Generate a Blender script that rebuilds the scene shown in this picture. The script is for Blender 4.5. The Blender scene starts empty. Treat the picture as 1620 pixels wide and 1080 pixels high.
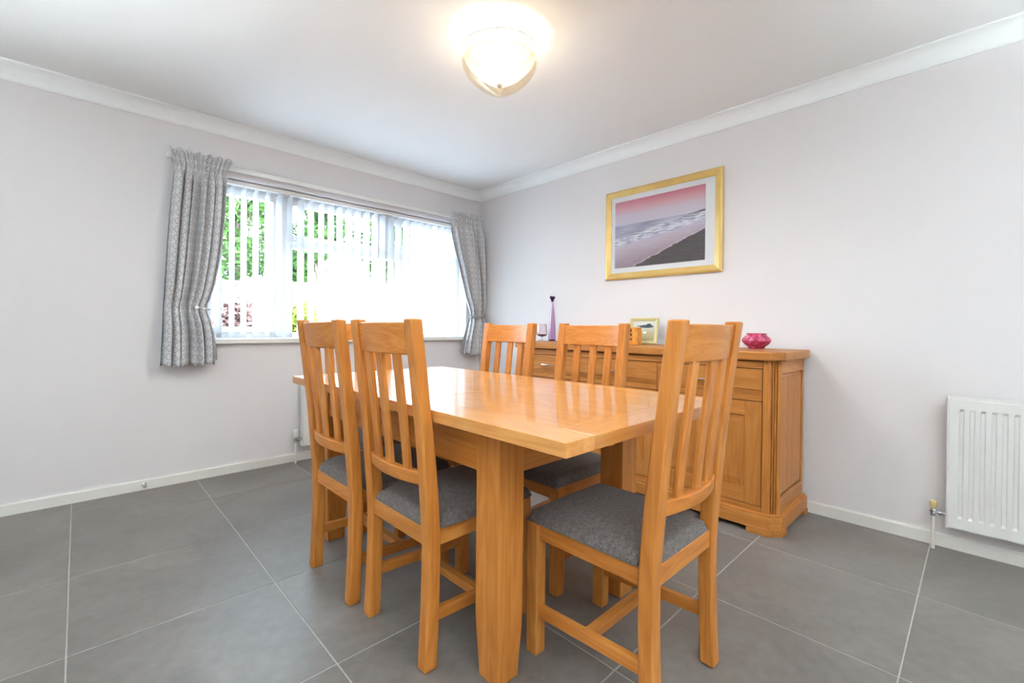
import bpy, bmesh, math, random
from mathutils import Matrix, Vector
random.seed(7)
S = bpy.context.scene
COL = S.collection
PI = math.pi

# ------------------------------------------------------------------ camera
yaw, pitch, roll, FPX = 0.7668, -0.0085, 0.0093, 713.18
CAMP = Vector((-2.9729, -3.576, 1.0229))
fw = Vector((math.sin(yaw) * math.cos(pitch), math.cos(yaw) * math.cos(pitch), math.sin(pitch)))
rt = Vector((math.cos(yaw), -math.sin(yaw), 0)); up = rt.cross(fw)
rt, up = math.cos(roll) * rt + math.sin(roll) * up, -math.sin(roll) * rt + math.cos(roll) * up
cd = bpy.data.cameras.new('camera'); cam = bpy.data.objects.new('camera', cd); COL.objects.link(cam)
cam.matrix_world = Matrix(((rt.x, up.x, -fw.x, CAMP.x), (rt.y, up.y, -fw.y, CAMP.y), (rt.z, up.z, -fw.z, CAMP.z), (0, 0, 0, 1)))
cd.sensor_width = 36.0; cd.lens = FPX * 36.0 / 1620.0; cd.shift_y = -16.53 / 1620.0
cd.clip_start = 0.02; cd.clip_end = 200
S.camera = cam

# ------------------------------------------------------------------ sky, sun, exposure
S.view_settings.view_transform = 'Standard'; S.view_settings.look = 'None'
S.view_settings.gamma = 1.0; S.view_settings.use_curve_mapping = False
S.view_settings.exposure = 1.47
SKY = 9.0
w = bpy.data.worlds.new('sky'); S.world = w; w.use_nodes = True
bg = w.node_tree.nodes['Background']; bg.inputs[0].default_value = (0.64, 0.83, 1.0, 1); bg.inputs[1].default_value = SKY
sd = bpy.data.lights.new('sun', 'SUN'); sd.energy = 6.0; sd.angle = 0.02; sd.color = (1.0, 0.95, 0.86)
sun = bpy.data.objects.new('sun', sd); COL.objects.link(sun)
sun.rotation_euler = Vector((-0.80, 0.02, -0.85)).to_track_quat('-Z', 'Y').to_euler()
def portal(name, loc, rot, sx, sy):
    d = bpy.data.lights.new(name, 'AREA'); d.shape = 'RECTANGLE'; d.size = sx; d.size_y = sy
    d.cycles.is_portal = True
    o = bpy.data.objects.new(name, d); COL.objects.link(o); o.location = loc; o.rotation_euler = rot
RX0, RY0, ZC = -4.35, -5.30, 2.382            # far ends of the room, ceiling height
WX0, WX1, WZ0, WZ1 = -2.40, -0.17, 0.915, 2.035   # window opening
portal('window_daylight', ((WX0 + WX1) / 2, 0.33, (WZ0 + WZ1) / 2), (-PI / 2, 0, 0), WX1 - WX0, WZ1 - WZ0)

# ------------------------------------------------------------------ node helpers
def lin(c):
    return tuple(((v / 255) / 12.92 if v / 255 <= 0.04045 else ((v / 255 + 0.055) / 1.055) ** 2.4) for v in c) + (1,)
class V:                                       # a scalar socket with arithmetic
    def __init__(s, nt, sock): s.nt, s.s = nt, sock
    def op(s, o, b=None, c=None):
        n = s.nt.nodes.new('ShaderNodeMath'); n.operation = o
        s.nt.links.new(s.s, n.inputs[0])
        for i, x in ((1, b), (2, c)):
            if x is None: continue
            if isinstance(x, V): s.nt.links.new(x.s, n.inputs[i])
            else: n.inputs[i].default_value = x
        return V(s.nt, n.outputs[0])
    def __add__(s, b): return s.op('ADD', b)
    def __sub__(s, b): return s.op('SUBTRACT', b)
    def __mul__(s, b): return s.op('MULTIPLY', b)
    def frac(s): return s.op('FRACT')
    def abs(s): return s.op('ABSOLUTE')
    def lt(s, b): return s.op('LESS_THAN', b)
    def gt(s, b): return s.op('GREATER_THAN', b)
    def step(s, a, b):                         # smooth 0..1 between a and b
        n = s.nt.nodes.new('ShaderNodeMapRange'); n.interpolation_type = 'SMOOTHSTEP'
        s.nt.links.new(s.s, n.inputs['Value']); n.inputs['From Min'].default_value = a; n.inputs['From Max'].default_value = b
        return V(s.nt, n.outputs[0])
MATS = {}
def mat(name, base=(0.8, 0.8, 0.8, 1), rough=0.5, metal=0.0, spec=0.5, **kw):
    m = bpy.data.materials.new(name); m.use_nodes = True; MATS[name] = m
    b = m.node_tree.nodes['Principled BSDF']
    b.inputs['Base Color'].default_value = base; b.inputs['Roughness'].default_value = rough
    b.inputs['Metallic'].default_value = metal; b.inputs['Specular IOR Level'].default_value = spec
    for k, v in kw.items(): b.inputs[k.replace('_', ' ')].default_value = v
    return m
def nodes(m):
    nt = m.node_tree; return nt, nt.nodes['Principled BSDF']
def noise(nt, vec, scale, detail=3, rough=0.55, dist=0.0):
    n = nt.nodes.new('ShaderNodeTexNoise'); n.inputs['Scale'].default_value = scale; n.inputs['Detail'].default_value = detail
    n.inputs['Roughness'].default_value = rough; n.inputs['Distortion'].default_value = dist
    if vec is not None: nt.links.new(vec, n.inputs['Vector'])
    return n
def ramp(nt, fac, stops):
    r = nt.nodes.new('ShaderNodeValToRGB'); nt.links.new(fac, r.inputs[0])
    el = r.color_ramp.elements
    while len(el) < len(stops): el.new(0.5)
    for e, (p, c) in zip(el, stops): e.position = p; e.color = c
    return r.outputs[0]
def mixc(nt, fac, a, b, mode='MIX'):
    n = nt.nodes.new('ShaderNodeMix'); n.data_type = 'RGBA'; n.blend_type = mode
    for i, x in ((0, fac), (6, a), (7, b)):
        if isinstance(x, V): x = x.s
        if hasattr(x, 'is_linked'): nt.links.new(x, n.inputs[i])
        else: n.inputs[i].default_value = x
    return n.outputs[2]
def bump(nt, b, h, strength=0.2, dist=0.002):
    n = nt.nodes.new('ShaderNodeBump'); n.inputs['Strength'].default_value = strength; n.inputs['Distance'].default_value = dist
    nt.links.new(h, n.inputs['Height']); nt.links.new(n.outputs[0], b.inputs['Normal'])
def objvec(nt, scale=(1, 1, 1), rnd=True):
    tc = nt.nodes.new('ShaderNodeTexCoord'); src = tc.outputs['Object']
    oi = nt.nodes.new('ShaderNodeObjectInfo')
    if rnd:
        a = nt.nodes.new('ShaderNodeVectorMath'); a.operation = 'ADD'
        mu = nt.nodes.new('ShaderNodeMath'); mu.operation = 'MULTIPLY'; mu.inputs[1].default_value = 37.0
        nt.links.new(oi.outputs['Random'], mu.inputs[0]); nt.links.new(src, a.inputs[0]); nt.links.new(mu.outputs[0], a.inputs[1]); src = a.outputs[0]
    mp = nt.nodes.new('ShaderNodeVectorMath'); mp.operation = 'MULTIPLY'; mp.inputs[1].default_value = scale
    nt.links.new(src, mp.inputs[0])
    return mp.outputs[0], oi.outputs['Random']
OAK = ((222, 152, 78), (206, 131, 58), (182, 104, 38))
def oak(name, axis, cols=OAK, rough=0.38, coat=0.0, ring=1.0):
    m = mat(name, rough=rough, spec=0.35); nt, b = nodes(m)
    L, X = 1.0, 9.0
    sc = [X, X, X]; sc[axis] = L
    v, rnd = objvec(nt, sc)
    n1 = noise(nt, v, 1.1 * ring, 2, 0.5, 0.6)                      # broad growth figure
    k = V(nt, n1.outputs[0]) * 9.0
    rings = (k.frac() - 0.5).abs() * 2.0
    sc2 = [190.0] * 3; sc2[axis] = 5.0
    v2, _ = objvec(nt, sc2)
    n2 = noise(nt, v2, 1.0, 3, 0.6)                                  # fine pores
    sc3 = [22.0] * 3; sc3[axis] = 0.8
    v3, _ = objvec(nt, sc3)
    n3 = noise(nt, v3, 1.0, 2, 0.5)                                  # strip-to-strip tone
    f = rings * 0.16 + V(nt, n2.outputs[0]) * 0.42 + V(nt, n3.outputs[0]) * 0.46 + (-0.01)
    c = ramp(nt, f.s, [(0.28, lin(cols[0])), (0.52, lin(cols[1])), (0.80, lin(cols[2]))])
    hs = nt.nodes.new('ShaderNodeHueSaturation'); nt.links.new(c, hs.inputs['Color'])
    val = V(nt, rnd) * 0.16 + 0.92; nt.links.new(val.s, hs.inputs['Value'])
    nt.links.new(hs.outputs[0], b.inputs['Base Color'])
    if coat: b.inputs['Coat Weight'].default_value = coat; b.inputs['Coat Roughness'].default_value = 0.09
    bump(nt, b, n2.outputs[0], 0.12, 0.0006)
    return m
for i, a in enumerate('xyz'): oak('oak_' + a, i)
SB = ((208, 142, 74), (192, 124, 58), (166, 100, 42))
for i, a in enumerate('xyz'): oak('sideboard_oak_' + a, i, SB, 0.42)
for i, a in enumerate('xy'): oak('table_top_oak_' + a, i, ((230, 168, 96), (218, 150, 78), (200, 128, 58)), 0.28, 0.5)

m = mat('wall_paint', lin((234, 230, 231)), 0.85, spec=0.2); nt, b = nodes(m); v, _ = objvec(nt, (1, 1, 1), False)
bump(nt, b, noise(nt, v, 160, 3).outputs[0], 0.06, 0.001)
m = mat('ceiling_paint', lin((246, 246, 246)), 0.9, spec=0.15); nt, b = nodes(m); v, _ = objvec(nt, (1, 1, 1), False)
bump(nt, b, noise(nt, v, 120, 3).outputs[0], 0.05, 0.001)
def mottled(name, c, rough, spec=0.5, amt=0.012, scale=40, **kw):
    m = mat(name, lin(c), rough, spec=spec, **kw); nt, b = nodes(m); v, rnd = objvec(nt)
    n = noise(nt, v, scale, 3)
    lo = tuple(x * (1 - amt) for x in lin(c)[:3]) + (1,); hi = tuple(min(1, x * (1 + amt)) for x in lin(c)[:3]) + (1,)
    nt.links.new(ramp(nt, n.outputs[0], [(0.3, lo), (0.7, hi)]), b.inputs['Base Color'])
    return m
mottled('coving_white', (250, 252, 253), 0.7, 0.25)
mottled('gloss_white', (240, 238, 233), 0.3)
mottled('upvc_white', (242, 244, 247), 0.3)
mottled('radiator_white', (236, 236, 233), 0.28)
mottled('track_cream', (240, 239, 234), 0.4)
mottled('grout', (188, 184, 179), 0.9, 0.2, 0.08)
mottled('dark_gap', (70, 50, 34), 0.9, 0.1)
mottled('chrome', (205, 207, 212), 0.22, metallic=1.0) if False else None
mat('chrome', (0.72, 0.73, 0.75, 1), 0.2, 1.0); mat('pewter', (0.45, 0.45, 0.47, 1), 0.3, 1.0)
mottled('brass_cream', (214, 196, 140), 0.45)
mottled('pipe_white', (232, 228, 220), 0.35)
# floor tile
m = mat('floor_tile', rough=0.42, spec=0.5); nt, b = nodes(m); v, rnd = objvec(nt, (1, 1, 1))
n1 = noise(nt, v, 2.2, 5, 0.62, 0.8); n2 = noise(nt, v, 26, 4, 0.6)
f = V(nt, n1.outputs[0]) * 0.6 + V(nt, n2.outputs[0]) * 0.4
c = ramp(nt, f.s, [(0.30, lin((112, 107, 103))), (0.5, lin((128, 122, 118))), (0.72, lin((144, 138, 133)))])
hs = nt.nodes.new('ShaderNodeHueSaturation'); nt.links.new(c, hs.inputs['Color']); nt.links.new((V(nt, rnd) * 0.10 + 0.95).s, hs.inputs['Value'])
nt.links.new(hs.outputs[0], b.inputs['Base Color'])
nt.links.new((V(nt, n2.outputs[0]) * 0.18 + 0.34).s, b.inputs['Roughness']); bump(nt, b, n2.outputs[0], 0.05, 0.001)
# seat weave
m = mat('seat_fabric', rough=0.95, spec=0.15); nt, b = nodes(m); v, rnd = objvec(nt)
n1 = noise(nt, v, 420, 2, 0.6); n2 = noise(nt, v, 90, 2)
f = V(nt, n1.outputs[0]) * 0.7 + V(nt, n2.outputs[0]) * 0.3
nt.links.new(ramp(nt, f.s, [(0.32, lin((80, 74, 72))), (0.5, lin((112, 105, 102))), (0.68, lin((148, 141, 138)))]), b.inputs['Base Color'])
bump(nt, b, n1.outputs[0], 0.5, 0.001); b.inputs['Sheen Weight'].default_value = 0.15
# curtain cloth, diamond weave on cloth coordinates
def curtain_mat():
    m = mat('curtain_fabric', rough=0.9, spec=0.15); nt, b = nodes(m)
    uv = nt.nodes.new('ShaderNodeUVMap'); uv.uv_map = 'cloth'
    sp = nt.nodes.new('ShaderNodeSeparateXYZ'); nt.links.new(uv.outputs[0], sp.inputs[0])
    u = (V(nt, sp.outputs[0]) * 25.0).frac() - 0.5; vv = (V(nt, sp.outputs[1]) * 19.0).frac() - 0.5
    d = u.abs() + vv.abs()
    ring = (d - 0.40).abs().step(0.02, 0.06) * ((d - 0.17).abs().step(0.0, 0.05) * 0.4 + 0.6)
    n = noise(nt, uv.outputs[0], 420, 2)
    f = ring * 0.75 + V(nt, n.outputs[0]) * 0.3
    nt.links.new(ramp(nt, f.s, [(0.10, lin((118, 118, 122))), (0.85, lin((218, 217, 219)))]), b.inputs['Base Color'])
    bump(nt, b, n.outputs[0], 0.3, 0.001)
curtain_mat()
mottled('curtain_lining', (172, 169, 169), 0.9, 0.1)
# blind cloth: lets daylight through
def sheet_mat(name, c, trans):
    m = mat(name, lin(c), 0.8, spec=0.15); nt, b = nodes(m)
    v, _ = objvec(nt); n = noise(nt, v, 300, 2); bump(nt, b, n.outputs[0], 0.1, 0.0005)
    t = nt.nodes.new('ShaderNodeBsdfTranslucent'); t.inputs[0].default_value = lin(c)
    mx = nt.nodes.new('ShaderNodeMixShader'); mx.inputs[0].default_value = trans
    out = nt.nodes['Material Output']
    nt.links.new(b.outputs[0], mx.inputs[1]); nt.links.new(t.outputs[0], mx.inputs[2]); nt.links.new(mx.outputs[0], out.inputs[0])
    return m
sheet_mat('blind_fabric', (246, 246, 248), 0.45)
sheet_mat('shade_strip', (255, 252, 246), 0.5)
def pane_mat(name, tint, gloss):
    m = bpy.data.materials.new(name); m.use_nodes = True; MATS[name] = m; nt = m.node_tree
    nt.nodes.remove(nt.nodes['Principled BSDF'])
    t = nt.nodes.new('ShaderNodeBsdfTransparent'); t.inputs[0].default_value = tint
    g = nt.nodes.new('ShaderNodeBsdfGlossy'); g.inputs['Roughness'].default_value = 0.02
    lw = nt.nodes.new('ShaderNodeLayerWeight'); lw.inputs[0].default_value = 0.35
    fa = V(nt, lw.outputs['Fresnel']) * gloss
    mx = nt.nodes.new('ShaderNodeMixShader'); nt.links.new(fa.s, mx.inputs[0])
    nt.links.new(t.outputs[0], mx.inputs[1]); nt.links.new(g.outputs[0], mx.inputs[2]); nt.links.new(mx.outputs[0], nt.nodes['Material Output'].inputs[0])
pane_mat('window_glass', (0.98, 0.99, 0.985, 1), 0.5)
pane_mat('picture_glass', (0.99, 0.99, 0.99, 1), 0.22)
def glassy(name, tint, gloss=0.8): pane_mat(name, tint, gloss)
glassy('shadow_tint_glass', (0.972, 0.942, 0.885, 1), 0.15)  # tan tint that paints the ceiling lamp's shadow
glassy('purple_glass', (0.88, 0.76, 0.865, 1), 0.5); glassy('dark_purple_glass', (0.42, 0.28, 0.40, 1), 0.5)
glassy('pink_glass', (0.975, 0.925, 0.945, 1), 0.5); glassy('clear_glass', (0.96, 0.97, 0.98, 1), 0.8)
# garden
mottled('leaf_green', (56, 88, 26), 0.6, 0.3, 0.35, 6, Subsurface_Weight=0.0)
mottled('leaf_lime', (112, 122, 24), 0.6, 0.3, 0.3, 6)
mottled('leaf_red', (92, 62, 56), 0.6, 0.3, 0.3, 6)
mottled('bark', (120, 104, 92), 0.9, 0.2, 0.2, 20)
mottled('fence_wood', (160, 148, 130), 0.85, 0.2, 0.12, 12)
mottled('fence_cap_dark', (84, 78, 76), 0.8, 0.2, 0.1, 12)
mottled('paving_pale', (182, 184, 188), 0.9, 0.2, 0.08, 6)
mottled('post_grey', (128, 124, 124), 0.8, 0.2, 0.2, 30)

# ------------------------------------------------------------------ mesh helpers
class MB:
    def __init__(s): s.v, s.f = [], []
    def box(s, x0, y0, z0, x1, y1, z1):
        n = len(s.v)
        s.v += [(x, y, z) for z in (z0, z1) for y in (y0, y1) for x in (x0, x1)]
        s.f += [tuple(n + i for i in q) for q in ((0, 2, 3, 1), (4, 5, 7, 6), (0, 1, 5, 4), (2, 6, 7, 3), (0, 4, 6, 2), (1, 3, 7, 5))]
        return s
    def loft(s, rings, cap=True, closed=True):      # rings: lists of equal length
        n = len(s.v); k = len(rings[0])
        for r in rings: s.v += [tuple(p) for p in r]
        for i in range(len(rings) - 1):
            for j in range(k if closed else k - 1):
                a, b = n + i * k + j, n + i * k + (j + 1) % k
                s.f.append((a, b, b + k, a + k))
        if cap:
            s.f.append(tuple(n + j for j in reversed(range(k)))); s.f.append(tuple(n + (len(rings) - 1) * k + j for j in range(k)))
        return s
    def prism(s, poly, axis, a, b):                 # poly in the two other axes (cyclic order)
        def pt(p, t): q = [0, 0, 0]; q[axis] = t; q[(axis + 1) % 3] = p[0]; q[(axis + 2) % 3] = p[1]; return q
        return s.loft([[pt(p, a) for p in poly], [pt(p, b) for p in poly]])
    def lathe(s, prof, c=(0, 0, 0), n=32, cap=True):
        return s.loft([[(c[0] + r * math.cos(2 * PI * j / n), c[1] + r * math.sin(2 * PI * j / n), c[2] + z) for j in range(n)] for r, z in prof], cap)
    def tube(s, pts, r, n=10):
        rings = []
        for i, p in enumerate(pts):
            p = Vector(p); a = Vector(pts[max(i - 1, 0)]); b = Vector(pts[min(i + 1, len(pts) - 1)])
            d = (b - a).normalized(); h = Vector((0, 0, 1)) if abs(d.z) < 0.9 else Vector((1, 0, 0))
            e1 = d.cross(h).normalized(); e2 = d.cross(e1)
            rr = r[i] if isinstance(r, (list, tuple)) else r
            rings.append([p + rr * (math.cos(2 * PI * j / n) * e1 + math.sin(2 * PI * j / n) * e2) for j in range(n)])
        return s.loft(rings)
    def build(s, name, mt, parent=None, bevel=0.0, smooth=False, seg=2, angle=35):
        me = bpy.data.meshes.new(name); me.from_pydata([tuple(p) for p in s.v], [], s.f); me.update()
        bm = bmesh.new(); bm.from_mesh(me); bmesh.ops.recalc_face_normals(bm, faces=bm.faces); bm.to_mesh(me); bm.free()
        me.materials.append(MATS[mt])
        if smooth:
            me.polygons.foreach_set('use_smooth', [True] * len(me.polygons))
            me.set_sharp_from_angle(angle=math.radians(angle))
        o = bpy.data.objects.new(name, me); COL.objects.link(o)
        if parent: o.parent = parent
        if bevel:
            md = o.modifiers.new('bevel', 'BEVEL'); md.width = bevel; md.segments = seg; md.limit_method = 'ANGLE'; md.angle_limit = math.radians(40)
        return o
def tag(o, label=None, cat=None, group=None, kind=None):
    for k, x in (('label', label), ('category', cat), ('group', group), ('kind', kind)):
        if x: o[k] = x
    return o
def empty(name, loc=(0, 0, 0), rz=0.0, **kw):
    o = bpy.data.objects.new(name, None); COL.objects.link(o); o.location = loc; o.rotation_euler = (0, 0, rz); o.empty_display_size = 0.1
    return tag(o, **kw)
def copy_tree(o, parent=None):
    c = o.copy(); COL.objects.link(c); c.parent = parent
    for ch in list(o.children): copy_tree(ch, c)
    return c
def lerp(tab, t):
    if t <= tab[0][0]: return tab[0][1]
    for (a, x), (b, y) in zip(tab, tab[1:]):
        if t <= b:
            k = (t - a) / (b - a); return x + (y - x) * k
    return tab[-1][1]
def smooth_lerp(tab, t):                        # Catmull-Rom through the table
    for i in range(len(tab) - 1):
        if t <= tab[i + 1][0] or i == len(tab) - 2:
            p0 = tab[max(i - 1, 0)]; p1 = tab[i]; p2 = tab[i + 1]; p3 = tab[min(i + 2, len(tab) - 1)]
            h = p2[0] - p1[0]; k = max(0, min(1, (t - p1[0]) / h))
            m1 = (p2[1] - p0[1]) / max(p2[0] - p0[0], 1e-6) * h; m2 = (p3[1] - p1[1]) / max(p3[0] - p1[0], 1e-6) * h
            return (2 * k**3 - 3 * k**2 + 1) * p1[1] + (k**3 - 2 * k**2 + k) * m1 + (-2 * k**3 + 3 * k**2) * p2[1] + (k**3 - k**2) * m2

# ------------------------------------------------------------------ room shell
T = 0.30
fl = MB().box(RX0 - T, RY0 - T, -0.12, T, T, -0.0015).build('floor', 'grout'); tag(fl, kind='structure')
GX, GY, TP, GR = -0.63, -0.462, 0.592, 0.0045
tile_cache = {}
def add_tile(x0, x1, y0, y1):
    x0, x1, y0, y1 = max(x0, RX0) + GR / 2, min(x1, 0) - GR / 2, max(y0, RY0) + GR / 2, min(y1, 0) - GR / 2
    if x1 - x0 < 0.02 or y1 - y0 < 0.02: return
    key = (round(x1 - x0, 4), round(y1 - y0, 4))
    if key not in tile_cache:
        hx, hy = (x1 - x0) / 2, (y1 - y0) / 2; e = 0.0012
        m = MB().loft([[(-hx, -hy, -0.006), (hx, -hy, -0.006), (hx, hy, -0.006), (-hx, hy, -0.006)],
                       [(-hx, -hy, -e), (hx, -hy, -e), (hx, hy, -e), (-hx, hy, -e)],
                       [(-hx + e, -hy + e, 0), (hx - e, -hy + e, 0), (hx - e, hy - e, 0), (-hx + e, hy - e, 0)]])
        o = m.build('tile', 'floor_tile', fl); tile_cache[key] = o.data
    else:
        o = bpy.data.objects.new('tile', tile_cache[key]); COL.objects.link(o); o.parent = fl
    o.location = ((x0 + x1) / 2, (y0 + y1) / 2, 0)
for i in range(-2, 8):
    for j in range(-2, 10):
        add_tile(GX - TP * (i + 1), GX - TP * i, GY - TP * (j + 1), GY - TP * j)
tag(MB().box(RX0 - T, RY0 - T, ZC, T, T, ZC + 0.25).build('ceiling', 'ceiling_paint'), kind='structure')
m = MB()
m.box(RX0 - T, 0, 0, WX0, T, ZC).box(WX1, 0, 0, T, T, ZC).box(WX0, 0, 0, WX1, T, WZ0).box(WX0, 0, WZ1, WX1, T, ZC)
tag(m.build('wall_front', 'wall_paint'), kind='structure')
tag(MB().box(0, RY0 - T, 0, T, 0, ZC).build('wall_right', 'wall_paint'), kind='structure')
tag(MB().box(RX0 - T, RY0 - T, 0, T, RY0, ZC).build('wall_back', 'wall_paint'), kind='structure')
tag(MB().box(RX0 - T, RY0, 0, RX0, 0, ZC).build('wall_left', 'wall_paint'), kind='structure')
# coving: concave profile with a small fillet at each edge, mitred at the corners
CV = 0.084
prof = [(0, -CV), (0.006, -CV), (0.006, -CV + 0.006)]
for k in range(9):
    a = k / 8 * PI / 2
    prof.append((0.008 + (CV - 0.016) * (1 - math.cos(a)), -CV + 0.008 + (CV - 0.016) * math.sin(a)))
prof += [(CV - 0.006, -0.006), (CV, -0.006), (CV, 0), (0, 0)]
def coving(name, fn):
    tag(MB().loft([[fn(d, z, 0) for d, z in prof], [fn(d, z, 1) for d, z in prof]]).build(name, 'coving_white', smooth=True, angle=30), kind='structure')
coving('trim_1', lambda d, z, t: (RX0 + d if t == 0 else -d, -d, ZC + z))
coving('trim_2', lambda d, z, t: (-d, -d if t == 0 else RY0 + d, ZC + z))
coving('trim_3', lambda d, z, t: (RX0 + d if t == 0 else -d, RY0 + d, ZC + z))
coving('trim_4', lambda d, z, t: (RX0 + d, -d if t == 0 else RY0 + d, ZC + z))
# baseboards
BB, BH = 0.016, 0.062
bp = [(0, 0), (BB, 0), (BB, BH - 0.006), (BB - 0.004, BH), (0, BH)]
def skirt(name, fn): tag(MB().loft([[fn(d, z, 0) for d, z in bp], [fn(d, z, 1) for d, z in bp]]).build(name, 'gloss_white'), kind='structure')
skirt('baseboard_front', lambda d, z, t: (RX0 + d if t == 0 else -d, -d, z))
skirt('baseboard_right', lambda d, z, t: (-d, -d if t == 0 else RY0 + d, z))
skirt('baseboard_left', lambda d, z, t: (RX0 + d, -d if t == 0 else RY0 + d, z))
skirt('baseboard_back', lambda d, z, t: (RX0 + d if t == 0 else -d, RY0 + d, z))
# window
win = empty('window_1', ((WX0 + WX1) / 2, 0.14, WZ0), kind='structure')
def wpart(m, name, mt, parent=win, **k):
    o = m.build(name, mt, None, **k); o.parent = parent; o.matrix_parent_inverse = Matrix.Translation(-Vector(win.location)); return o
YF0, YF1, FR = 0.13, 0.20, 0.055
m = MB(); m.box(WX0, YF0, WZ0, WX0 + FR, YF1, WZ1).box(WX1 - FR, YF0, WZ0, WX1, YF1, WZ1).box(WX0 + FR, YF0, WZ0, WX1 - FR, YF1, WZ0 + 0.05).box(WX0 + FR, YF0, WZ1 - 0.05, WX1 - FR, YF1, WZ1)
wpart(m, 'window_frame', 'upvc_white', bevel=0.004)
MX1, MX2 = -1.845, -1.01
wpart(MB().box(MX1 - 0.03, YF0, WZ0 + 0.05, MX1 + 0.03, YF1, WZ1 - 0.05), 'mullion', 'upvc_white', bevel=0.004)
wpart(MB().box(MX2 - 0.03, YF0, WZ0 + 0.05, MX2 + 0.03, YF1, WZ1 - 0.05), 'mullion', 'upvc_white', bevel=0.004)
def sash(x0, x1, z0, z1, fw_):
    m = MB(); y0, y1 = YF0 - 0.012, YF0 + 0.045
    m.box(x0, y0, z0, x0 + fw_, y1, z1).box(x1 - fw_, y0, z0, x1, y1, z1).box(x0 + fw_, y0, z0, x1 - fw_, y1, z0 + fw_).box(x0 + fw_, y0, z1 - fw_, x1 - fw_, y1, z1)
    wpart(m, 'sash_frame', 'upvc_white', bevel=0.004)
    wpart(MB().box(x0 + fw_ - .004, YF0 + 0.02, z0 + fw_ - .004, x1 - fw_ + .004, YF0 + 0.026, z1 - fw_ + .004), 'pane', 'window_glass')
sash(WX0 + FR, MX1 - 0.03, WZ0 + 0.05, WZ1 - 0.05, 0.042)
for a, b_ in ((MX1 + 0.03, MX2 - 0.03), (MX2 + 0.03, WX1 - FR)):
    wpart(MB().box(a, YF0, 1.62, b_, YF1, 1.68), 'transom', 'upvc_white', bevel=0.004)
    sash(a, b_, 1.68, WZ1 - 0.05, 0.04)
    wpart(MB().box(a, YF0 + 0.02, WZ0 + 0.05, b_, YF0 + 0.026, 1.62), 'pane', 'window_glass')
hd = MB().box(MX1 - 0.07, YF0 - 0.032, 1.335, MX1 - 0.045, YF0 - 0.012, 1.375).box(MX1 - 0.068, YF0 - 0.045, 1.26, MX1 - 0.047, YF0 - 0.03, 1.36)
wpart(hd, 'window_handle', 'upvc_white', bevel=0.003)
wpart(MB().prism([(-0.045, WZ0 - 0.022), (-0.045, WZ0 + 0.006), (-0.04, WZ0 + 0.012), (YF0, WZ0 + 0.012), (YF0, WZ0), (0.0, WZ0), (0.0, WZ0 - 0.022)], 0, WX0 - 0.02, WX1 + 0.02), 'window_sill', 'gloss_white', bevel=0.003)
# ------------------------------------------------------------------ dining table
TX0, TX1, TY0, TY1, TZ, TT = -2.217, -1.335, -2.963, -1.250, 0.775, 0.034
table = empty('dining_table', ((TX0 + TX1) / 2, (TY0 + TY1) / 2, 0), label='extending honey oak dining table with thick square legs in the middle of the room', cat='table')
tcx, tcy = (TX0 + TX1) / 2, (TY0 + TY1) / 2
def tb(x0, y0, z0, x1, y1, z1): return MB().box(x0 - tcx, y0 - tcy, z0, x1 - tcx, y1 - tcy, z1)
S1, S2, BW = -2.252, -1.945, 0.103
for y0, y1, end in ((TY0, S1, -1), (S2, TY1, 1)):
    f0, f1 = (y0 + BW, y1) if end < 0 else (y0, y1 - BW)
    e0, e1 = (y0, y0 + BW) if end < 0 else (y1 - BW, y1)
    g = 0.0003
    tb(TX0, y0 + (.0008 if end > 0 else 0), TZ - TT, TX0 + BW, y1 - (.0008 if end < 0 else 0), TZ).build('side_band', 'table_top_oak_y', table, bevel=0.0012)
    tb(TX1 - BW, y0 + (.0008 if end > 0 else 0), TZ - TT, TX1, y1 - (.0008 if end < 0 else 0), TZ).build('side_band', 'table_top_oak_y', table, bevel=0.0012)
    tb(TX0 + BW + g, f0 + g, TZ - TT, TX1 - BW - g, f1 - 0.0008, TZ).build('top_panel', 'table_top_oak_y', table, bevel=0.0012)
    tb(TX0 + BW + g, e0, TZ - TT, TX1 - BW - g, e1 - g, TZ).build('end_band', 'table_top_oak_x', table, bevel=0.0012)
tb(TX0, S1 + 0.0008, TZ - TT, TX1, S2 - 0.0008, TZ).build('extension_leaf', 'table_top_oak_y', table, bevel=0.0012)
LX0, LX1, LY0, LY1, LW = -2.130, -1.405, -2.655, -1.360, 0.100
for x0 in (LX0, LX1 - LW):
    for y0 in (LY0, LY1 - LW):
        rings = []
        for z, d in ((0, .009), (.03, .008), (.06, .0065), (.10, .0042), (.14, .002), (.18, .0006), (.22, 0), (TZ - TT, 0)):
            rings.append([(x0 + d - tcx, y0 + d - tcy, z), (x0 + LW - d - tcx, y0 + d - tcy, z), (x0 + LW - d - tcx, y0 + LW - d - tcy, z), (x0 + d - tcx, y0 + LW - d - tcy, z)])
        MB().loft(rings).build('leg', 'oak_z', table, bevel=0.004)
AZ, AI, AT = 0.598, 0.010, 0.024
tb(LX0 + AI, LY0 + LW, AZ, LX0 + AI + AT, LY1 - LW, TZ - TT).build('apron', 'oak_y', table, bevel=0.002)
tb(LX1 - AI - AT, LY0 + LW, AZ, LX1 - AI, LY1 - LW, TZ - TT).build('apron', 'oak_y', table, bevel=0.002)
tb(LX0 + LW, LY0 + AI, AZ, LX1 - LW, LY0 + AI + AT, TZ - TT).build('apron', 'oak_x', table, bevel=0.002)
tb(LX0 + LW, LY1 - AI - AT, AZ, LX1 - LW, LY1 - AI, TZ - TT).build('apron', 'oak_x', table, bevel=0.002)
for yy in (S1, S2): tb(LX0 + AI + AT + .002, yy - .035, TZ - TT - .020, LX1 - AI - AT - .002, yy + .035, TZ - TT - .0005).build('seam_light_block', 'oak_x', table)  # unseen strips added to stop light leaking through the seams of the top
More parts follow.
